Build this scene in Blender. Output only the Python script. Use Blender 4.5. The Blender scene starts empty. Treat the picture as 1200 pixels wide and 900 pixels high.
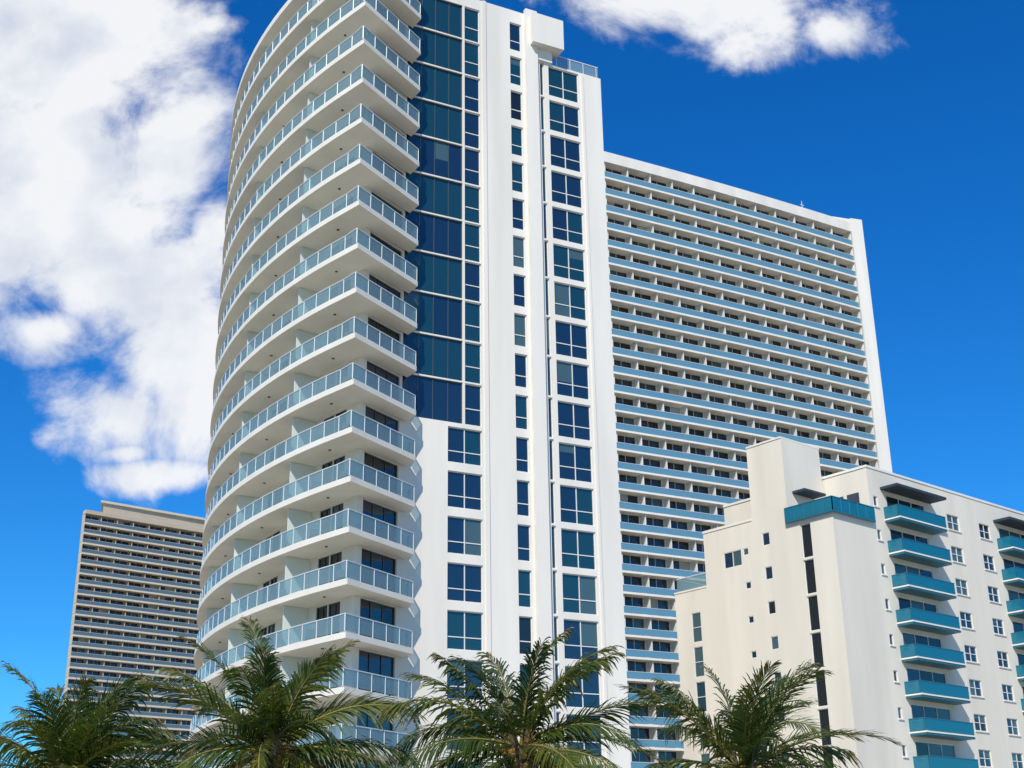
import bpy, math, random
from mathutils import Vector, Matrix
random.seed(7)
sc = bpy.context.scene
sc.view_settings.view_transform = 'Standard'
sc.view_settings.look = 'None'
sc.view_settings.exposure = 0

# ------------------------------------------------------------------ materials
def mat(name, col, rough=0.7, spec=0.3, noise=0.0, nscale=1.0, col2=None, bump=0.0, streak=False, metallic=0.0):
    m = bpy.data.materials.new(name); m.use_nodes = True
    nt = m.node_tree; b = nt.nodes['Principled BSDF']
    b.inputs['Base Color'].default_value = (*col, 1)
    b.inputs['Roughness'].default_value = rough
    b.inputs['Specular IOR Level'].default_value = spec
    b.inputs['Metallic'].default_value = metallic
    if noise > 0 or col2 is not None:
        tc = nt.nodes.new('ShaderNodeTexCoord')
        mp = nt.nodes.new('ShaderNodeMapping')
        mp.inputs['Scale'].default_value = (1, 1, 0.10) if streak else (1, 1, 1)
        nz = nt.nodes.new('ShaderNodeTexNoise'); nz.inputs['Scale'].default_value = nscale
        nz.inputs['Detail'].default_value = 4
        rp = nt.nodes.new('ShaderNodeValToRGB')
        c2 = col2 if col2 is not None else tuple(c * (1 - noise) for c in col)
        rp.color_ramp.elements[0].position = 0.3; rp.color_ramp.elements[1].position = 0.65
        rp.color_ramp.elements[0].color = (*c2, 1); rp.color_ramp.elements[1].color = (*col, 1)
        nt.links.new(tc.outputs['Object'], mp.inputs[0]); nt.links.new(mp.outputs[0], nz.inputs['Vector'])
        nt.links.new(nz.outputs['Fac'], rp.inputs[0]); nt.links.new(rp.outputs[0], b.inputs['Base Color'])
        if bump > 0:
            bp = nt.nodes.new('ShaderNodeBump'); bp.inputs['Strength'].default_value = bump
            nt.links.new(nz.outputs['Fac'], bp.inputs['Height']); nt.links.new(bp.outputs[0], b.inputs['Normal'])
    return m

def rail_mat(name, tint, diff, f_opaque=0.35):
    m = bpy.data.materials.new(name); m.use_nodes = True
    nt = m.node_tree; nt.nodes.clear()
    o = nt.nodes.new('ShaderNodeOutputMaterial')
    t = nt.nodes.new('ShaderNodeBsdfTransparent'); t.inputs[0].default_value = (*tint, 1)
    p = nt.nodes.new('ShaderNodeBsdfPrincipled'); p.inputs['Base Color'].default_value = (*diff, 1)
    p.inputs['Roughness'].default_value = 0.08; p.inputs['Specular IOR Level'].default_value = 0.8
    x = nt.nodes.new('ShaderNodeMixShader'); x.inputs[0].default_value = f_opaque
    nt.links.new(t.outputs[0], x.inputs[1]); nt.links.new(p.outputs[0], x.inputs[2]); nt.links.new(x.outputs[0], o.inputs[0])
    return m

def leaf_mat(name, col):
    m = bpy.data.materials.new(name); m.use_nodes = True
    nt = m.node_tree; b = nt.nodes['Principled BSDF']
    b.inputs['Roughness'].default_value = 0.42; b.inputs['Specular IOR Level'].default_value = 0.45
    b.inputs['Base Color'].default_value = (*col, 1)
    o = nt.nodes['Material Output']
    tr = nt.nodes.new('ShaderNodeBsdfTranslucent'); tr.inputs[0].default_value = (col[0]*1.5, col[1]*1.6, col[2]*0.8, 1)
    x = nt.nodes.new('ShaderNodeMixShader'); x.inputs[0].default_value = 0.3
    nt.links.new(b.outputs[0], x.inputs[1]); nt.links.new(tr.outputs[0], x.inputs[2]); nt.links.new(x.outputs[0], o.inputs[0])
    return m

M_WHITE = mat('white_stucco', (0.79, 0.755, 0.695), 0.8, 0.2, 0.13, 0.45, streak=True)
M_SLAB = mat('white_slab_paint', (0.83, 0.79, 0.70), 0.75, 0.2, 0.08, 0.6)
M_CREAM = mat('cream_stucco', (0.79, 0.74, 0.645), 0.85, 0.2, 0.13, 0.4, streak=True)
M_CREAM2 = mat('cream_trim', (0.82, 0.78, 0.70), 0.8, 0.2, 0.05, 0.6)
M_SAND_T = mat('tan_stucco', (0.52, 0.45, 0.35), 0.85, 0.2, 0.08, 0.3)
M_SLABT = mat('tan_slab_paint', (0.66, 0.59, 0.48), 0.85, 0.2, 0.08, 0.3)
M_G1 = mat('glass_navy', (0.008, 0.026, 0.060), 0.05, 1.0)
M_G2 = mat('glass_teal', (0.008, 0.045, 0.066), 0.05, 1.0)
M_G3 = mat('glass_blinds', (0.055, 0.105, 0.12), 0.12, 0.8)
M_G4 = mat('glass_black', (0.010, 0.014, 0.018), 0.08, 0.8)
M_FRAME = mat('window_frame_white', (0.72, 0.72, 0.70), 0.4, 0.4)
M_FRAMED = mat('window_frame_dark', (0.05, 0.08, 0.10), 0.4, 0.4)
M_RAIL = rail_mat('railing_glass', (0.70, 0.85, 0.88), (0.31, 0.44, 0.48), 0.40)
M_RAILB = mat('railing_glass_blue', (0.12, 0.27, 0.37), 0.1, 0.9)
M_RAILD = mat('railing_glass_dark', (0.10, 0.15, 0.18), 0.1, 0.8)
M_RAILT = rail_mat('railing_glass_teal', (0.15, 0.5, 0.6), (0.012, 0.20, 0.31), 0.75)
M_METAL = mat('rail_metal', (0.62, 0.64, 0.64), 0.35, 0.5)
M_TEALM = mat('teal_metal', (0.02, 0.13, 0.19), 0.4, 0.5)
M_AWN = mat('awning_navy', (0.03, 0.05, 0.075), 0.6, 0.3)
M_FROST = mat('frosted_partition', (0.66, 0.72, 0.68), 0.4, 0.4)
M_ROOF = mat('roof_grey', (0.3, 0.3, 0.29), 0.9, 0.1, 0.2, 1.0)
M_CURT = mat('curtain', (0.45, 0.43, 0.38), 0.9, 0.1)

# ------------------------------------------------------------------ mesh helper
class MB:
    def __init__(s): s.v = []; s.f = []; s.m = []; s.mats = []
    def mi(s, m):
        if m not in s.mats: s.mats.append(m)
        return s.mats.index(m)
    def face(s, pts, m):
        i = len(s.v); s.v.extend([tuple(p) for p in pts]); s.f.append(tuple(range(i, i+len(pts)))); s.m.append(s.mi(m))
    def box(s, o, a, b, c, m):
        o = Vector(o); a = Vector(a); b = Vector(b); c = Vector(c)
        P = [o, o+a, o+a+b, o+b, o+c, o+a+c, o+a+b+c, o+b+c]
        i = len(s.v); s.v.extend([tuple(p) for p in P]); k = s.mi(m)
        for q in ((3,2,1,0),(4,5,6,7),(0,1,5,4),(1,2,6,5),(2,3,7,6),(3,0,4,7)):
            s.f.append(tuple(i+j for j in q)); s.m.append(k)
    def wall(s, p, q, th, z0, z1, m):   # thin vertical wall centred on p-q
        p = Vector((p[0], p[1])); q = Vector((q[0], q[1])); d = (q-p)
        if d.length < 1e-6: return
        n = Vector((-d.y, d.x)).normalized()*th
        o = p - n/2
        s.box((o.x, o.y, z0), (d.x, d.y, 0), (n.x, n.y, 0), (0, 0, z1-z0), m)
    def prism(s, poly, z0, z1, m, mtop=None, mbot=None):
        n = len(poly); i = len(s.v)
        s.v.extend([(p[0], p[1], z0) for p in poly]); s.v.extend([(p[0], p[1], z1) for p in poly])
        for j in range(n):
            k = (j+1) % n
            s.f.append((i+j, i+k, i+n+k, i+n+j)); s.m.append(s.mi(m))
        s.f.append(tuple(i+n+j for j in range(n))); s.m.append(s.mi(mtop or m))
        s.f.append(tuple(i+j for j in reversed(range(n)))); s.m.append(s.mi(mbot or m))
    def obj(s, name, parent=None, smooth=False):
        me = bpy.data.meshes.new(name); me.from_pydata(s.v, [], s.f)
        for m in s.mats: me.materials.append(m)
        me.polygons.foreach_set('material_index', s.m)
        if smooth: me.polygons.foreach_set('use_smooth', [True]*len(s.f))
        me.update()
        o = bpy.data.objects.new(name, me); sc.collection.objects.link(o)
        if parent: o.parent = parent
        return o

def empty(name):
    e = bpy.data.objects.new(name, None); sc.collection.objects.link(e); e.empty_display_size = 1; return e

class Face:
    """vertical facade plane: origin P (xy), unit direction d, outward normal n"""
    def __init__(s, P, d, n): s.P = Vector(P); s.d = Vector(d).normalized(); s.n = Vector(n).normalized()
    def p(s, t, z, off=0.0):
        q = s.P + s.d*t + s.n*off
        return Vector((q.x, q.y, z))
    def bx(s, mb, t0, t1, z0, z1, o0, o1, m):
        a = s.p(t0, z0, o0)
        mb.box(a, (*(s.d*(t1-t0)), 0), (*(s.n*(o1-o0)), 0), (0, 0, z1-z0), m)

def pick(gl, w=None): return random.choices(gl, w)[0]

def facade(mw, mg, F, t0, t1, z0, z1, holes, wallm, depth=0.25, framem=None, glass=None, fw=0.06, curt=0.0):
    """wall sheet with real recessed openings.  hole=(a,b,c,d,cols,rowsplit list)"""
    framem0 = framem or M_FRAME
    ts = sorted(set([t0, t1] + [h[0] for h in holes] + [h[1] for h in holes]))
    zs = sorted(set([z0, z1] + [h[2] for h in holes] + [h[3] for h in holes]))
    ts = [t for t in ts if t0-1e-6 <= t <= t1+1e-6]; zs = [z for z in zs if z0-1e-6 <= z <= z1+1e-6]
    for a, b in zip(ts[:-1], ts[1:]):
        run = None
        col = [h for h in holes if h[0] <= a+1e-6 and h[1] >= b-1e-6]
        for c, d in zip(zs[:-1], zs[1:]):
            inside = any(h[2] <= c+1e-6 and h[3] >= d-1e-6 for h in col)
            if inside:
                if run is not None: mw.face([F.p(a, run), F.p(b, run), F.p(b, c), F.p(a, c)], wallm); run = None
            elif run is None: run = c
        if run is not None: mw.face([F.p(a, run), F.p(b, run), F.p(b, z1), F.p(a, z1)], wallm)
    for h in holes:
        a, b, c, d = h[:4]; cols = h[4] if len(h) > 4 else [0.5]; rows = h[5] if len(h) > 5 else []
        gl = h[6] if len(h) > 6 else glass
        framem = h[7] if len(h) > 7 else framem0
        for (x0, y0, x1, y1) in ((a, c, b, c), (b, c, b, d), (b, d, a, d), (a, d, a, c)):
            mw.face([F.p(x0, y0), F.p(x1, y1), F.p(x1, y1, -depth), F.p(x0, y0, -depth)], wallm)
        # frame and mullions
        o0, o1 = -depth, -depth+0.09
        F.bx(mg, a, b, c, c+fw, o0, o1, framem); F.bx(mg, a, b, d-fw, d, o0, o1, framem)
        F.bx(mg, a, a+fw, c+fw, d-fw, o0, o1, framem); F.bx(mg, b-fw, b, c+fw, d-fw, o0, o1, framem)
        cx = [a] + [a+(b-a)*q for q in cols] + [b]; rz = [c] + [c+(d-c)*q for q in rows] + [d]
        for q in cx[1:-1]: F.bx(mg, q-fw/2, q+fw/2, c+fw, d-fw, o0, o1-0.005, framem)
        for q in rz[1:-1]: F.bx(mg, a+fw, b-fw, q-fw/2, q+fw/2, o0, o1-0.01, framem)
        g = pick(*gl)
        for i in range(len(cx)-1):
            gg = g if random.random() < 0.75 else pick(*gl)
            cu = random.random() < curt
            for j in range(len(rz)-1):
                r = lambda: random.uniform(-.006, .006)
                top = rz[j+1]
                if cu and j == len(rz)-2:      # lowered blind behind part of the pane
                    zc = rz[j] + (rz[j+1]-rz[j])*random.uniform(.0, .7)
                    mg.face([F.p(cx[i], zc, -depth+0.032), F.p(cx[i+1], zc, -depth+0.032), F.p(cx[i+1], top, -depth+0.032), F.p(cx[i], top, -depth+0.032)], M_G3)
                    top = zc
                if top-rz[j] > 0.01:
                    mg.face([F.p(cx[i], rz[j], -depth+0.03+r()), F.p(cx[i+1], rz[j], -depth+0.03+r()),
                         F.p(cx[i+1], top, -depth+0.03+r()), F.p(cx[i], top, -depth+0.03+r())], gg)

# ================================================================== MAIN CONDO TOWER
FH = 3.1; Z0 = 9.6
tower = empty('curved_condominium_tower')
F = Face((-7.4, 82.78), (0.887, 0.461), (0.461, -0.887))
mw, mg, ms, mr = MB(), MB(), MB(), MB()
GL = ([M_G1, M_G2, M_G3, M_G4], [6, 4, 1, 1])
TOPA, TOPB = 66.3, 62.3
levels = [Z0 + FH*k for k in range(-3, 19)]   # slab tops 0.3 .. 65.4
holesA, holesB = [], []
for z in levels:
    c, d = z+0.28, z+FH-0.30
    if c > 63: continue
    if z > 30.5:
        holesA.append((0.1, 4.55, z+0.05, z+FH-0.06, [0.26, 0.51, 0.76], [], ([M_G1, M_G2], [2, 5]), M_FRAMED))
        holesA.append((4.72, 6.0, z+0.05, z+FH-0.06, [], [0.4], ([M_G1, M_G2], [2, 2])))
    else:
        holesA.append((3.45, 6.0, z+0.35, z+FH-0.25, [0.5], [0.33]))
    holesA.append((8.6, 9.6, z+0.35, z+FH-0.25, [], [0.35]))
    if z < 59.9:
        holesB.append((11.95, 14.65, z+0.25, z+FH-0.18, [0.5], [0.36]))
facade(mw, mg, F, 0.0, 11.0, 0, TOPA, holesA, M_WHITE, 0.20, glass=GL, curt=0.12)
hs = [(11.2, 11.55, z+0.06, z+FH-0.06, [], []) for z in levels if z < 59.9]
facade(mw, mg, F, 11.0, 16.7, 0, TOPB, holesB+hs, M_WHITE, 0.20, glass=GL, curt=0.12)
# pilaster and trims
F.bx(mw, 9.85, 10.85, 0, TOPA+0.3, 0.0, 0.35, M_WHITE)
F.bx(mw, 6.2, 6.5, 0, TOPA+0.01, 0.0, 0.10, M_WHITE)
F.bx(mw, 14.85, 15.05, 0, TOPB-0.2, 0.0, 0.10, M_WHITE)
# curved side
O = Vector((24.5, 112.8)); R = 50.2
def circ(r, ang): a = math.radians(ang); return (O.x + r*math.cos(a), O.y + r*math.sin(a))
A0, A1 = 227.1, 166.0
NS = 36
outer = [circ(R, A0 + (A1-A0)*i/NS) for i in range(NS+1)]
RI = 48.0
ai0 = math.degrees(math.atan2(78.87-O.y, -9.84-O.x)) + 360
inner = [circ(RI, ai0 + (A1-ai0)*i/NS) for i in range(NS+1)]
def fp(t, off): q = F.p(t, 0, off); return (q.x, q.y)
# cores
coreA = [fp(0.0, -0.45), fp(0.6, -0.30), fp(11.0, -0.30), fp(11.0, -22)] + [(2, 128), (-20, 131)] + [circ(RI-0.3, ai0-0.7 + (A1-ai0+0.7)*i/NS) for i in range(NS, -1, -1)]
mc = MB()
mc.prism(coreA, 0, TOPA-0.02, M_WHITE, M_ROOF)
coreB = [fp(11.02, -0.30), fp(16.68, -0.30), fp(16.68, -24), fp(11.02, -24)]
mc.prism(coreB, 0, TOPB-0.02, M_WHITE, M_ROOF)
for t, z1 in ((11.0, TOPA), (16.7, TOPB)):
    mw.face([F.p(t, 0), F.p(t, 0, -0.32), F.p(t, z1, -0.32), F.p(t, z1)], M_WHITE)
mw.face([F.p(0, TOPA), F.p(11, TOPA), F.p(11, TOPA, -0.32), F.p(0, TOPA, -0.32)], M_WHITE)
mw.face([F.p(11, TOPB), F.p(16.7, TOPB), F.p(16.7, TOPB, -0.32), F.p(11, TOPB, -0.32)], M_WHITE)
# roof projecting block
F.bx(mw, 10.2, 12.9, 63.3, 66.0, -3.0, 0.9, M_WHITE)
F.bx(mw, 10.9, 12.2, 62.3, 63.3, -3.0, 0.2, M_WHITE)
# roof rail
for t in [11.6 + 1.2*i for i in range(5)]:
    a = F.p(t, TOPB, -0.2); mr.box(a, (0.05, 0, 0), (0, 0.05, 0), (0, 0, 1.1), M_METAL)
F.bx(mr, 12.9, 16.6, TOPB+0.1, TOPB+1.0, -0.22, -0.19, M_RAIL)
F.bx(mr, 11.6, 16.6, TOPB+1.08, TOPB+1.15, -0.25, -0.17, M_METAL)
# balconies
C = (-9.7, 76.0); E = (-6.3, 81.9); E2 = (-7.0, 83.0)
for z in levels:
    th = 0.36
    poly = [E2, (E[0], E[1])] + [C] + outer[1:] + [inner[-1]] + inner[::-1][1:]
    if z > 65: th = 0.5
    ms.prism(poly, z-th, z, M_SLAB)
    if z > 65: continue
    # rails
    rp = [(E2[0]+0.15, E2[1]-0.1)]
    ce = Vector((E[0]-C[0], E[1]-C[1])); n5 = 5
    for i in range(n5+1):
        q = Vector(E) - ce*(i/n5); rp.append((q.x + (-0.08), q.y+0.06))
    rp += [circ(R-0.12, A0 + (A1-A0)*i/NS) for i in range(1, NS+1)]
    for i, (p, q) in enumerate(zip(rp[:-1], rp[1:])):
        if z > 1: mr.wall(p, q, 0.025, z+0.08, z+1.02, M_RAIL)
        mr.wall(p, q, 0.07, z+1.02, z+1.08, M_METAL)
        mr.box((p[0]-0.03, p[1]-0.03, z), (0.06, 0, 0), (0, 0.06, 0), (0, 0, 1.02), M_METAL)
# wall behind end balcony: dark sliding doors
Cp = Vector(inner[0]); Ep = Vector(fp(0.0, 0.0)); dd = (Ep-Cp)
F2 = Face(Cp, dd, (dd.y, -dd.x)); L2 = dd.length
h2 = [(0.6, L2-0.1, z+0.04, z+FH-0.42, [0.33, 0.66], [], ([M_G4, M_G1, M_G2], [3, 3, 1]), M_FRAMED) for z in levels if z < 64]
facade(mw, mg, F2, 0, L2, 0, TOPA, h2, M_WHITE, 0.2, framem=M_FRAME)
# curved wall with door openings + partitions
for i in range(NS):
    p, q = Vector(inner[i]), Vector(inner[i+1]); d = q-p
    Fi = Face(q, -d, (d.y, -d.x))
    nn = Fi.n
    if (nn.x*(p.x-O.x) + nn.y*(p.y-O.y)) < 0: Fi.n = -nn
    LL = d.length
    pat = i % 6
    hh = []
    if pat in (1, 2, 4):
        hh = [(0.04, LL-0.04, z+0.04, z+FH-0.50, [0.5], [], ([M_G4, M_G1, M_G3], [3, 3, 1]), M_FRAMED if pat != 4 else M_FRAME) for z in levels if z < 64]
    facade(mw, mg, Fi, 0, LL, 0, 65, hh, M_WHITE, 0.15, framem=M_FRAME)
for i in range(5, NS, 6):
    a = A0 + (A1-A0)*i/NS
    p, q = circ(RI, a), circ(R-0.5, a)
    for z in levels:
        if z < 64: mw.wall(p, q, 0.08, z, z+FH-0.38, M_FROST)
# outdoor chairs on some balconies
rb = random.Random(3)
for z in levels:
    if z > 64 or z < 6: continue
    for i in range(1, NS, 2):
        if rb.random() < 0.35:
            a = A0 + (A1-A0)*(i+.3)/NS; c = circ(R-1.0, a)
            mr.box((c[0]-.3, c[1]-.3, z+.35), (.55, 0, 0), (0, .55, 0), (0, 0, .1), M_FRAMED)
            mr.box((c[0]-.3, c[1]+.2, z+.45), (.55, 0, 0), (0, .07, 0), (0, 0, .55), M_FRAMED)
            for (u, v) in ((-.3, -.3), (.19, -.3), (-.3, .19), (.19, .19)):
                mr.box((c[0]+u, c[1]+v, z), (.05, 0, 0), (0, .05, 0), (0, 0, .35), M_FRAMED)
# soffit lights
for z in levels[2:]:
    for i in range(2, NS, 3):
        c = circ(R-1.1, A0 + (A1-A0)*(i+.5)/NS); ms.box((c[0]-.08, c[1]-.08, z-0.36-0.05-(0.14 if z > 65 else 0)), (.16, 0, 0), (0, .16, 0), (0, 0, .048), M_FRAMED)
mw.obj('walls', tower); mg.obj('windows', tower); ms.obj('balcony_slabs', tower); mr.obj('railings', tower); mc.obj('core', tower)

# ================================================================== SLAB TOWERS (generic)
def resample(path, step):
    P = [Vector(p) for p in path]; L = [0]
    for a, b in zip(P[:-1], P[1:]): L.append(L[-1]+(b-a).length)
    n = max(1, round(L[-1]/step)); res = []
    for i in range(n+1):
        t = L[-1]*i/n; j = 0
        while j < len(P)-2 and L[j+1] < t: j += 1
        f = (t-L[j])/(L[j+1]-L[j]); res.append(P[j].lerp(P[j+1], min(1, max(0, f))))
    return res
def slab_tower(name, path, nf, fh, zb, bal, bay, back, rail, slabm, wallm, par=2.0, slab_th=0.3, fin=1, glass=None, fins=0.35, curt=0.08, metal=None):
    metal = metal or M_METAL
    e = empty(name); mw, mg, mr = MB(), MB(), MB()
    P = resample(path, bay); N = []
    for i in range(len(P)):
        a = P[max(0, i-1)]; b = P[min(len(P)-1, i+1)]; d = (b-a).normalized(); N.append(Vector((d.y, -d.x)))
    inn = [p - n*bal for p, n in zip(P, N)]
    top = zb + nf*fh
    core = [tuple(p - n*(bal+0.15)) for p, n in zip(P, N)] + [tuple(b) for b in back]
    mw.prism(core, 0, top, wallm, M_ROOF)
    pl = [tuple(p) for p in P] + [tuple(p) for p in inn[::-1]]
    mw.prism(pl, top-0.3, top+par, wallm)
    for k in range(nf):
        z = zb + k*fh
        mw.prism(pl, z-slab_th, z, slabm)
        for i in range(len(P)-1):
            p, q = P[i]-N[i]*0.1, P[i+1]-N[i+1]*0.1
            mr.wall(p, q, 0.03, z+0.05, z+0.98, rail); mr.wall(p, q, 0.08, z+0.98, z+1.05, metal)
            a, b = inn[i], inn[i+1]
            w0 = a.lerp(b, 0.02); w1 = a.lerp(b, 0.5); w2 = a.lerp(b, 0.52); w3 = a.lerp(b, 0.93)
            hd = slab_th+0.03
            for (u, v) in ((w0, w1), (w2, w3)):
                g = pick(*glass)
                if random.random() < curt: g = M_CURT if random.random() < .4 else M_G3
                mg.face([(u.x, u.y, z), (v.x, v.y, z), (v.x, v.y, z+fh-hd), (u.x, u.y, z+fh-hd)], g)
            mw.wall(w3, b, 0.1, z, z+fh-slab_th, wallm)
            mw.wall(w1, w2, 0.1, z, z+fh-slab_th, metal)
        for i in range(0, len(P), fin):
            mw.wall(inn[i], P[i]-N[i]*fins, 0.16, z, z+fh-slab_th, wallm)
    mw.obj('walls', e); mg.obj('windows', e); mr.obj('railings', e)
    return e, top

path = []
for i in range(13):
    t = i/12; x = 8 + (62.0-8)*t; y = 186.2 + 0.50*(x-8) + 3.0*t*t
    path.append((x, y))
e2, top2 = slab_tower('curved_slab_hotel_tower', path, 36, 3.1, 2.0, 1.8, 4.4, [(55, 235), (0, 205)], M_RAILB, M_SLAB, M_WHITE,
    par=1.6, slab_th=0.32, glass=([M_G1, M_G4, M_G2], [4, 3, 2]), fins=0.35)
mb = MB(); pe = Vector(path[-1]); Fe = Face(pe, (0.95, 0.31), (0.31, -0.95))
Fe.bx(mb, 0.0, 2.4, 0, top2+2.3, -14, 0.25, M_WHITE)
Fe.bx(mb, -9.0, -0.01, top2+1.0, top2+2.3, -9, -0.1, M_WHITE)
Fm = Face(pe, (0.87, 0.5), (0.5, -0.87))
Fm.bx(mb, -9.5, -9.4, top2+2.2, top2+4.4, -2, -1.9, M_METAL)
Fm.bx(mb, -9.8, -9.0, top2+3.6, top2+3.7, -2, -1.9, M_METAL)
mb.obj('end_wall', e2)

e3, top3 = slab_tower('distant_beachfront_tower', [(-126.2, 379.5), (-97.0, 404), (-60, 435)], 36, 3.0, 0.8, 2.2, 5.0, [(-80, 470), (-132.5, 412)], M_RAILD, M_SLABT, M_SAND_T,
    par=0.8, slab_th=0.5, glass=([M_G1, M_G4], [1, 1]), curt=0.15, metal=M_SLABT)
mb = MB()
mb.prism([(-123, 385), (-60, 438), (-80, 465), (-129, 408)], top3+0.81, top3+4.2, M_SAND_T, M_ROOF)
mb.prism([(-123.5, 383.8), (-59, 437.4), (-79, 467), (-130.5, 409)], top3+4.21, top3+4.9, M_SLABT)
mb.obj('penthouse', e3)

# ================================================================== CREAM APARTMENT BUILDING
apt = empty('cream_apartment_building')
K = Vector((25.9, 105.0)); D1 = Vector((0.762, 0.648)); D2 = Vector((-0.648, 0.762))
def W(p, q): v = K + D1*p + D2*q; return (v.x, v.y)
mw, mg, mr = MB(), MB(), MB()
FR = Face(K, D1, -D2)       # right-hand face
FL = Face(K, D2, -D1)       # left-hand face
TT, TU, TL, TW, TE = 30.6, 35.2, 31.4, 26.6, 37.9
cfh = 2.93
rows = [30.9 - cfh*k for k in range(11)]
GA = ([M_G1, M_G3, M_G4], [3, 2, 2])
facade(mw, mg, FR, 0, 5.4, 0, TT, [], M_CREAM, glass=GA)
holes = []
for z in rows:
    if z < 0.5: continue
    holes.append((6.0, 6.55, z+1.0, z+1.9, [], []))
    holes.append((7.9, 13.6, z+0.02, z+2.3, [0.33, 0.66], [], ([M_G4, M_G1], [1, 1])))
    holes.append((17.0, 18.9, z+0.75, z+2.15, [0.5], [0.5]))
    holes.append((22.2, 24.0, z+0.75, z+2.15, [0.5], [0.5]))
    holes.append((25.6, 31.6, z+0.02, z+2.3, [0.33, 0.66], [], ([M_G4, M_G1], [1, 1])))
    holes.append((34.5, 36.3, z+0.75, z+2.15, [0.5], [0.5]))
facade(mw, mg, FR, 5.4, 46, 0, TU, holes, M_CREAM, 0.16, glass=GA, curt=.3)
# projecting sills
for h in holes:
    if h[1]-h[0] < 2.5: FR.bx(mw, h[0]-.1, h[1]+.1, h[2]-.1, h[2]-.002, 0.001, .09, M_CREAM2)
hl = []
for k in range(10):
    z0 = 30.0 - 3.0*(k+1)
    if z0 > 0: hl.append((2.3, 3.35, z0+0.12, z0+2.95, [], [], ([M_G1, M_G4, M_G3], [4, 4, 1])))
for z in rows:
    if z < 1 or z > 28.5: continue
    hl.append((6.6, 7.4, z+1.0, z+2.1, [], []))
    hl.append((9.0, 9.6, z+0.6, z+1.2, [], []))
hl.append((9.8, 11.8, 27.8, 29.2, [0.5], []))
facade(mw, mg, FL, 0, 4.5, 0, TT, [h for h in hl if h[1] < 4.5], M_CREAM, 0.18, glass=GA)
facade(mw, mg, FL, 4.5, 8.35, 0, TE, [h for h in hl if 4.5 < h[0] < 8.35], M_CREAM, 0.12, glass=GA)
facade(mw, mg, FL, 8.35, 14.0, 0, TL, [h for h in hl if h[0] > 8.35], M_CREAM, 0.12, glass=GA)
hw = [(14.9, 16.0, 4.0+3*k, 6.6+3*k, [], [0.5]) for k in range(0, 7)]
facade(mw, mg, FL, 14.0, 17.8, 0, TW, hw, M_CREAM, 0.12, glass=([M_G3, M_G2], [1, 1]))
I = 0.3
mw.prism([W(I, I), W(5.4, I), W(5.4, 4.5), W(I, 4.5)], 0, TT-0.01, M_CREAM, M_ROOF)
mw.prism([W(5.41, I), W(45.9, I), W(45.9, 16), W(5.41, 16)], 0, TU-0.01, M_CREAM, M_ROOF)
mw.prism([W(I, 4.51), W(5.2, 4.51), W(5.2, 8.34), W(I, 8.34)], 0, TE-0.01, M_CREAM, M_ROOF)
mw.prism([W(I, 8.36), W(5.39, 8.36), W(5.39, 13.99), W(I, 13.99)], 0, TL-0.01, M_CREAM, M_ROOF)
mw.prism([W(I, 14.01), W(12, 14.01), W(12, 17.79), W(I, 17.79)], 0, TW-0.01, M_CREAM, M_ROOF)
def cap(p0, p1, q0, q1, z, h=0.22, m=M_CREAM2): mw.prism([W(p0, q0), W(p1, q0), W(p1, q1), W(p0, q1)], z, z+h, m)
cap(-0.06, 0.35, -0.06, 4.49, TT); cap(0.352, 5.38, -0.06, 0.35, TT)
cap(-0.06, 5.3, 4.5, 8.36, TE, 0.15); cap(-0.06, 0.35, 8.37, 14.02, TL)
cap(-0.05, 12, 14.03, 17.85, TW, 0.15)
cap(5.34, 46.1, -0.06, 0.35, TU, 0.2); cap(5.34, 5.7, 0.352, 16, TU, 0.2)
mw.face([(*W(5.4, 0), TT), (*W(5.4, I+.02), TT), (*W(5.4, I+.02), TU), (*W(5.4, 0), TU)], M_CREAM)
mw.face([(*W(0, 4.5), TT), (*W(I+.02, 4.5), TT), (*W(I+.02, 4.5), TE), (*W(0, 4.5), TE)], M_CREAM)
mw.face([(*W(0, 8.35), TL), (*W(I+.02, 8.35), TL), (*W(I+.02, 8.35), TE), (*W(0, 8.35), TE)], M_CREAM)
mw.face([(*W(0, 14), TW), (*W(I+.02, 14), TW), (*W(I+.02, 14), TL), (*W(0, 14), TL)], M_CREAM)
mw.face([(*W(0, 17.8), 0), (*W(I+.02, 17.8), 0), (*W(I+.02, 17.8), TW), (*W(0, 17.8), TW)], M_CREAM)
for (p, q) in ((W(-0.25, 4.6), W(-0.25, -0.25)), (W(-0.25, -0.25), W(5.5, -0.25))):
    mr.wall(p, q, 0.04, TT-0.15, TT+0.95, M_RAILT); mr.wall(p, q, 0.1, TT+0.95, TT+1.03, M_TEALM)
    mr.wall(p, q, 0.12, TT-0.3, TT-0.15, M_TEALM)
    v0, v1 = Vector(p), Vector(q); n = 5
    for i in range(n+1):
        v = v0.lerp(v1, i/n); mr.box((v.x-0.04, v.y-0.04, TT-0.15), (0.08, 0, 0), (0, 0.08, 0), (0, 0, 1.1), M_TEALM)
mr.prism([W(0.9, 3.2), W(3.8, 3.2), W(3.8, 4.5), W(0.9, 4.5)], TT+2.5, TT+2.7, M_AWN)
FT = Face(W(5.4, 0), D2, -D1)
for a in (1.0, 2.6):
    FT.bx(mg, a, a+1.2, TT+0.3, TT+2.6, 0.0, 0.05, M_G1)
for (p, q) in ((W(0.15, 14.1), W(0.15, 17.6)), (W(0.15, 17.6), W(11.8, 17.6))):
    mr.wall(p, q, 0.04, TW+0.2, TW+1.3, M_RAIL); mr.wall(p, q, 0.1, TW+1.3, TW+1.38, M_METAL)
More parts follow.
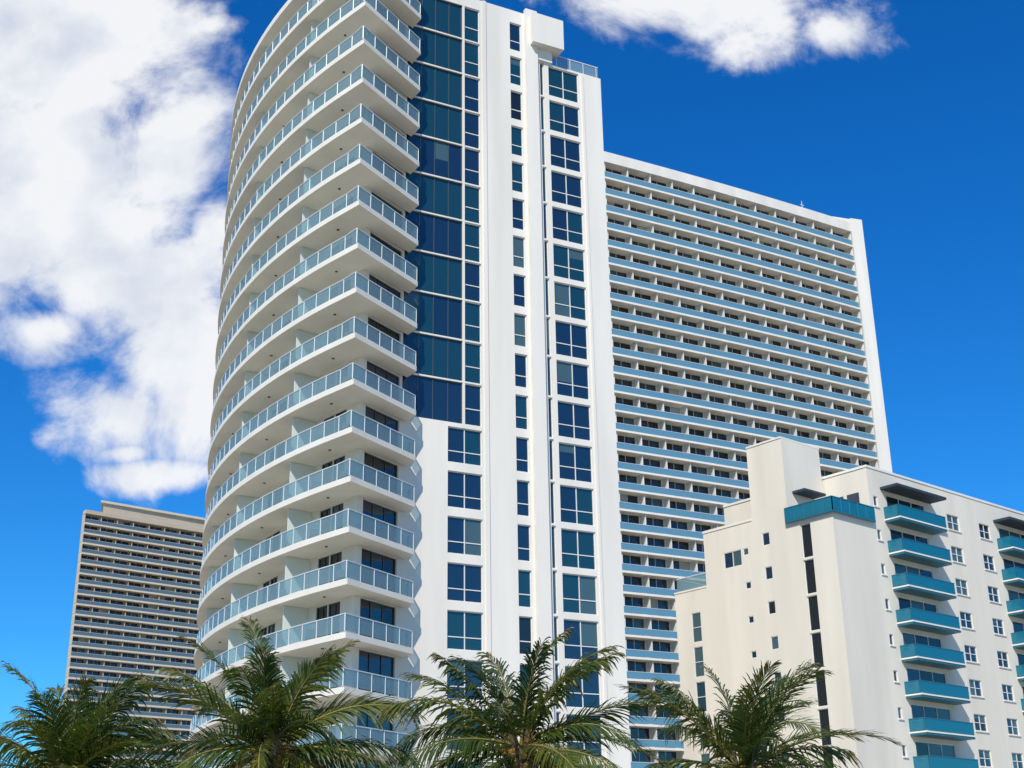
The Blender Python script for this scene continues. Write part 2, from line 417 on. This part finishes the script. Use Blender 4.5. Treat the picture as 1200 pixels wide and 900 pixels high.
for (b0, b1) in ((7.3, 14.3), (25.0, 32.2), (39.0, 45.5)):
    for z in rows:
        if z < 0.5: continue
        FR.bx(mw, b0, b1, z-0.28, z, 0.001, 1.5, M_TEALM)
        FR.bx(mw, b0-0.03, b1+0.03, z-0.1, z+0.02, 0.001, 1.55, M_CREAM2)
        for (a, b, o0, o1) in ((b0, b1, 1.42, 1.46), (b0, b0+0.04, 0.0, 1.42), (b1-0.04, b1, 0.0, 1.42)):
            FR.bx(mr, a, b, z+0.06, z+0.98, o0, o1, M_RAILT)
            FR.bx(mr, a-0.02, b+0.02, z+0.98, z+1.06, o0-0.02, o1+0.02, M_TEALM)
        for i in range(6):
            t = b0 + (b1-b0-0.06)*i/5; FR.bx(mr, t, t+0.06, z+0.02, z+0.98, 1.38, 1.44, M_TEALM)
        if random.random() < 0.6:
            t = random.uniform(b0+1, b1-2); FR.bx(mr, t, t+0.6, z+0.02, z+0.5, 0.5, 1.0, M_CREAM2); FR.bx(mr, t, t+0.6, z+0.5, z+0.95, 0.5, 0.56, M_CREAM2)
    zt = rows[0]+2.6
    FR.bx(mr, b0-0.2, b1+0.2, zt, zt+0.22, 0.0, 1.7, M_AWN)
mw.obj('walls', apt); mg.obj('windows', apt); mr.obj('balconies_and_railings', apt)

# ================================================================== PALMS
LEAF = [leaf_mat('palm_leaf_a', (0.060, 0.095, 0.016)), leaf_mat('palm_leaf_b', (0.115, 0.135, 0.024)),
        leaf_mat('palm_leaf_c', (0.030, 0.060, 0.016)), leaf_mat('palm_leaf_dry', (0.22, 0.135, 0.05))]
M_STEM = mat('palm_stem', (0.27, 0.23, 0.07), 0.5, 0.3)
M_TRUNK = mat('palm_trunk_bark', (0.20, 0.16, 0.12), 0.95, 0.1, 0.4, 6, bump=0.4)
M_COCO = mat('coconut_husk', (0.30, 0.18, 0.05), 0.6, 0.3, 0.2, 8)
def palm(x, y, h, L, seed, nfr=36):
    rnd = random.Random(seed); e = empty('coconut_palm_tree')
    t = MB(); n = 12; lx, ly = rnd.uniform(-.5, .5), rnd.uniform(-.3, .3)
    rings = []
    K_ = 44
    for i in range(K_+1):
        f = i/K_; r = 0.20 - 0.07*f + (0.10*(1-f)**6) + (0.012 if i % 2 else 0)
        cx, cy = x + lx*(f*f-1), y + ly*(f*f-1)
        rings.append([(cx + r*math.cos(2*math.pi*j/n), cy + r*math.sin(2*math.pi*j/n), h*f) for j in range(n)])
    for a, b in zip(rings[:-1], rings[1:]):
        for j in range(n):
            k = (j+1) % n; t.face([a[j], a[k], b[k], b[j]], M_TRUNK)
    t.obj('trunk', e)
    lf = MB(); st = MB()
    top = Vector((x, y, h)); Z = Vector((0, 0, 1))
    for i in range(nfr):
        f = i/(nfr-1)
        az = i*2.39996 + rnd.uniform(-.35, .35)
        el = math.radians(84 - 112*f**0.9 + rnd.uniform(-10, 10))
        Lf = L*(0.75+0.35*math.sin(math.pi*min(1, 0.25+f*0.6)))*rnd.uniform(0.85, 1.12)
        droop = math.radians(rnd.uniform(40, 90))*(0.65+0.45*f)
        dry = f > 0.80 and rnd.random() < 0.65
        m = LEAF[3] if dry else LEAF[rnd.choices([0, 1, 2], [4, 3, 3])[0]]
        S = 30; pts = []; p = top + Vector((math.cos(az)*.1, math.sin(az)*.1, rnd.uniform(-.15, .1))); waz = az
        tw = rnd.uniform(-.7, .7)
        for s in range(S+1):
            u = s/S; pitch = el - droop*u**1.5
            waz = az + tw*0.45*u*u
            d = Vector((math.cos(waz)*math.cos(pitch), math.sin(waz)*math.cos(pitch), math.sin(pitch)))
            d.x += 0.12*u; d.normalize()
            pts.append((p.copy(), d.copy())); p = p + d*(Lf/S)
        for s in range(S):
            (a, da), (b, db) = pts[s], pts[s+1]; w0 = 0.038*(1-s/S)+0.008
            side = da.cross(Z)
            if side.length < .01: side = Vector((1, 0, 0))
            side.normalize(); up = side.cross(da)
            st.face([a-side*w0, b-side*w0*.95, b+side*w0*.95, a+side*w0], LEAF[3] if dry else M_STEM)
            st.face([a-up*w0, b-up*w0*.95, b+up*w0*.95, a+up*w0], LEAF[3] if dry else M_STEM)
        NL = 58
        roll = rnd.uniform(-.7, .7)
        hang = rnd.uniform(0.3, 1.0)
        for k in range(NL):
            u = 0.12 + 0.88*k/(NL-1); fs = u*S; s = min(S-1, int(fs)); (a, da), (b, db) = pts[s], pts[s+1]
            q = a.lerp(b, fs-s)
            side = da.cross(Z)
            if side.length < .01: side = Vector((1, 0, 0))
            side.normalize(); up = side.cross(da)
            side, up = side*math.cos(roll)+up*math.sin(roll), up*math.cos(roll)-side*math.sin(roll)
            ll = L*0.31*(math.sin(math.pi*(0.12+0.78*u)))**0.65
            for sg in (-1, 1):
                if rnd.random() < 0.08: continue
                l = ll*rnd.uniform(.72, 1.15)
                v = (side*sg*(0.80-0.35*u) + da*(0.6+0.55*u) + up*rnd.uniform(-0.05, 0.35)); v.normalize()
                g = hang*rnd.uniform(0.6, 1.4)+(0.8 if dry else 0)
                w = 0.029*rnd.uniform(.8, 1.3); wd = da*w
                p0 = q; p1 = q + v*l*0.38 - Z*l*0.08*g; p2 = q + v*l*0.70 - Z*l*0.30*g; p3 = q + v*l*0.94 - Z*l*0.62*g
                mm = m if rnd.random() < 0.8 else LEAF[rnd.choice([0, 1, 2])]
                if k > NL*0.85 and rnd.random() < .25: mm = LEAF[3]
                lf.face([p0-wd*.6, p0+wd*.6, p1+wd, p1-wd], mm)
                lf.face([p1-wd, p1+wd, p2+wd*.8, p2-wd*.8], mm)
                lf.face([p2-wd*.8, p2+wd*.8, p3+wd*.1, p3-wd*.1], mm)
    for i in range(11):
        az = i*2*math.pi/11 + rnd.random(); rr = rnd.uniform(0.2, 0.42); c = top + Vector((math.cos(az)*rr, math.sin(az)*rr, rnd.uniform(-.5, -.05)))
        r = rnd.uniform(.10, .14); nn, mm_ = 8, 5; ring = []
        for a in range(mm_+1):
            th = math.pi*a/mm_; ring.append([c + Vector((r*math.sin(th)*math.cos(2*math.pi*j/nn), r*math.sin(th)*math.sin(2*math.pi*j/nn), r*1.25*math.cos(th))) for j in range(nn)])
        for a in range(mm_):
            for j in range(nn):
                k2 = (j+1) % nn; st.face([ring[a][j], ring[a+1][j], ring[a+1][k2], ring[a][k2]], M_COCO)
    for i in range(18):
        az = rnd.uniform(0, 6.28); c = top + Vector((math.cos(az)*.13, math.sin(az)*.13, -.35)); o = Vector((math.cos(az)*.28, math.sin(az)*.28, .85))
        sd = Vector((-math.sin(az), math.cos(az), 0))*.08
        st.face([c-sd, c+sd, c+o+sd*.3, c+o-sd*.3], M_TRUNK)
    for i in range(6):
        az = rnd.uniform(0, 6.28); c = top.copy()
        for j in range(12):
            d = Vector((math.cos(az+rnd.uniform(-.5, .5)), math.sin(az+rnd.uniform(-.5, .5)), rnd.uniform(-.5, .6)))*rnd.uniform(.5, .85)
            st.face([c, c+Vector((0, 0, .03)), c+d+Vector((0, 0, .02)), c+d], M_COCO)
    lf.obj('fronds', e); st.obj('stems_and_coconuts', e)
palm(-11.8, 36.0, 4.55, 3.1, 11, 40)
palm(-6.1, 34.0, 5.0, 3.3, 23)
palm(0.05, 34.0, 4.95, 3.2, 5)
palm(5.85, 35.5, 4.5, 3.2, 42)

# ================================================================== GROUND
M_SAND = mat('sand', (0.42, 0.37, 0.28), 0.95, 0.1, 0.15, 0.4, bump=0.1)
M_GRASS = mat('lawn_grass', (0.06, 0.10, 0.03), 0.95, 0.1, 0.4, 2)
M_ASPH = mat('asphalt', (0.05, 0.05, 0.052), 0.9, 0.2, 0.2, 3)
M_PAVE = mat('concrete_pavement', (0.42, 0.40, 0.36), 0.9, 0.2, 0.12, 1.5)
M_LINE = mat('road_paint', (0.8, 0.8, 0.76), 0.7, 0.2)
def sheet(name, x0, x1, y0, y1, z, m):
    b = MB(); b.face([(x0, y0, z), (x1, y0, z), (x1, y1, z), (x0, y1, z)], m); return b.obj(name)
sheet('ground', -3000, 3000, -3000, 3000, 0, M_SAND)
sheet('lawn', -200, 200, 30, 44, 0.004, M_GRASS)
sheet('road', -300, 300, 50, 60, 0.008, M_ASPH)
b = MB()
for i in range(60): b.face([(-180+i*6, 54.93, .012), (-177+i*6, 54.93, .012), (-177+i*6, 55.07, .012), (-180+i*6, 55.07, .012)], M_LINE)
b.obj('road_markings')
for y0, y1 in ((46, 50), (60, 64)):
    b = MB(); b.box((-300, y0, 0), (600, 0, 0), (0, y1-y0, 0), (0, 0, .13), M_PAVE); b.obj('pavement')

# ================================================================== WORLD
sun_dir = Vector((-0.16, -0.70, 0.68)).normalized()
w = bpy.data.worlds.new('World'); sc.world = w; w.use_nodes = True
try:
    w.cycles.sampling_method = 'MANUAL'; w.cycles.sample_map_resolution = 512
except Exception as ex: print(ex)
nt = w.node_tree; nt.nodes.clear(); N = nt.nodes.new; Lk = nt.links.new
out = N('ShaderNodeOutputWorld')
sky = N('ShaderNodeTexSky'); sky.sky_type = 'NISHITA'; sky.sun_disc = False
sky.sun_elevation = math.asin(sun_dir.z); sky.sun_rotation = math.atan2(sun_dir.x, sun_dir.y)
sky.air_density = 1.0; sky.dust_density = 0.3; sky.ozone_density = 3.0
hsv = N('ShaderNodeHueSaturation'); hsv.inputs['Saturation'].default_value = 1.38; hsv.inputs['Value'].default_value = 1.0
Lk(sky.outputs[0], hsv.inputs['Color'])
tint = N('ShaderNodeVectorMath'); tint.operation = 'MULTIPLY'; tint.inputs[1].default_value = (0.45, 1.18, 1.62); Lk(hsv.outputs[0], tint.inputs[0])
bg = N('ShaderNodeBackground'); bg.inputs[1].default_value = 0.095; Lk(tint.outputs[0], bg.inputs[0])
def math_(op, a, b=None, c=None):
    n = N('ShaderNodeMath'); n.operation = op
    for i, v in enumerate((a, b, c)):
        if v is None: continue
        if isinstance(v, (int, float)): n.inputs[i].default_value = v
        else: Lk(v, n.inputs[i])
    return n.outputs[0]
tc = N('ShaderNodeTexCoord'); sep = N('ShaderNodeSeparateXYZ'); Lk(tc.outputs['Generated'], sep.inputs[0])
ay = math_('MAXIMUM', math_('ABSOLUTE', sep.outputs[1]), 0.08)
a = math_('DIVIDE', sep.outputs[0], ay); el = math_('DIVIDE', sep.outputs[2], ay)
cmb = N('ShaderNodeCombineXYZ'); Lk(a, cmb.inputs[0]); Lk(el, cmb.inputs[1]); Lk(math_('SIGN', sep.outputs[1]), cmb.inputs[2])
nz = N('ShaderNodeTexNoise'); nz.inputs['Scale'].default_value = 9; nz.inputs['Detail'].default_value = 8; nz.inputs['Roughness'].default_value = 0.6; nz.inputs['Distortion'].default_value = 0.3
Lk(cmb.outputs[0], nz.inputs['Vector'])
nz2 = N('ShaderNodeTexNoise'); nz2.inputs['Scale'].default_value = 11; nz2.inputs['Detail'].default_value = 5
off = N('ShaderNodeVectorMath'); off.operation = 'ADD'; off.inputs[1].default_value = (3.1, -1.7, 0); Lk(cmb.outputs[0], off.inputs[0]); Lk(off.outputs[0], nz2.inputs['Vector'])
clouds = [(-.42, .71, .13, .12, 1.2), (-.41, .59, .13, .09, 1.25), (-.30, .60, .055, .075, 1.1), (-.315, .485, .085, .055, 1.1), (-.345, .53, .08, .06, 1.1),
          (-.262, .40, .055, .075, 1.1), (-.314, .365, .07, .03, 1.05), (-.377, .438, .04, .026, .9), (-.25, .52, .03, .06, .9),
          (-.275, .312, .05, .018, .85), (-.305, .33, .03, .012, .7), (-.26, .734, .05, .022, .6), (.125, .775, .085, .05, 1.1), (.235, .765, .085, .06, 1.15), (.29, .72, .05, .035, .95), (.9, .5, .3, .12, .8)]
dens = None
for (ca, ce_, ra, re, wt) in clouds:
    x = math_('DIVIDE', math_('SUBTRACT', a, ca), ra); y = math_('DIVIDE', math_('SUBTRACT', el, ce_), re)
    r = math_('SQRT', math_('ADD', math_('MULTIPLY', x, x), math_('MULTIPLY', y, y)))
    v = math_('SUBTRACT', wt, math_('MULTIPLY', r, 0.85))
    v = math_('MAXIMUM', v, -1.0)
    dens = v if dens is None else math_('MAXIMUM', dens, v)
nzc = math_('MULTIPLY', math_('SUBTRACT', nz.outputs['Fac'], 0.5), 3.2)
dens = math_('ADD', dens, nzc)
mr_ = N('ShaderNodeMapRange'); mr_.interpolation_type = 'SMOOTHSTEP'
mr_.inputs['From Min'].default_value = -0.15; mr_.inputs['From Max'].default_value = 0.68; Lk(dens, mr_.inputs['Value'])
cr = N('ShaderNodeValToRGB'); cr.color_ramp.elements[0].position = 0.28; cr.color_ramp.elements[0].color = (0.62, 0.69, 0.81, 1)
cr.color_ramp.elements[1].position = 0.55; cr.color_ramp.elements[1].color = (0.95, 0.96, 0.98, 1); Lk(nz2.outputs['Fac'], cr.inputs[0])
bg2 = N('ShaderNodeBackground'); bg2.inputs[1].default_value = 0.98; Lk(cr.outputs[0], bg2.inputs[0])
mx = N('ShaderNodeMixShader'); Lk(math_('MULTIPLY', mr_.outputs[0], 0.96), mx.inputs[0]); Lk(bg.outputs[0], mx.inputs[1]); Lk(bg2.outputs[0], mx.inputs[2])
Lk(mx.outputs[0], out.inputs[0])
ld = bpy.data.lights.new('sun', 'SUN'); ld.energy = 4.5; ld.angle = math.radians(0.5); ld.color = (1.0, 0.92, 0.78)
lo = bpy.data.objects.new('sun', ld); sc.collection.objects.link(lo); lo.rotation_euler = sun_dir.to_track_quat('Z', 'Y').to_euler(); lo.location = (0, -50, 100)

# ================================================================== CAMERA
cd = bpy.data.cameras.new('camera'); cam = bpy.data.objects.new('camera', cd); sc.collection.objects.link(cam)
cd.sensor_width = 36; cd.lens = 46.8; cd.clip_end = 10000; cd.clip_start = 0.1
cam.matrix_world = Matrix.Translation((0, 0, 1.6)) @ Matrix.Rotation(math.radians(111.0), 4, 'X') @ Matrix.Rotation(math.radians(-0.85), 4, 'Z')
sc.camera = cam
print('DONE')
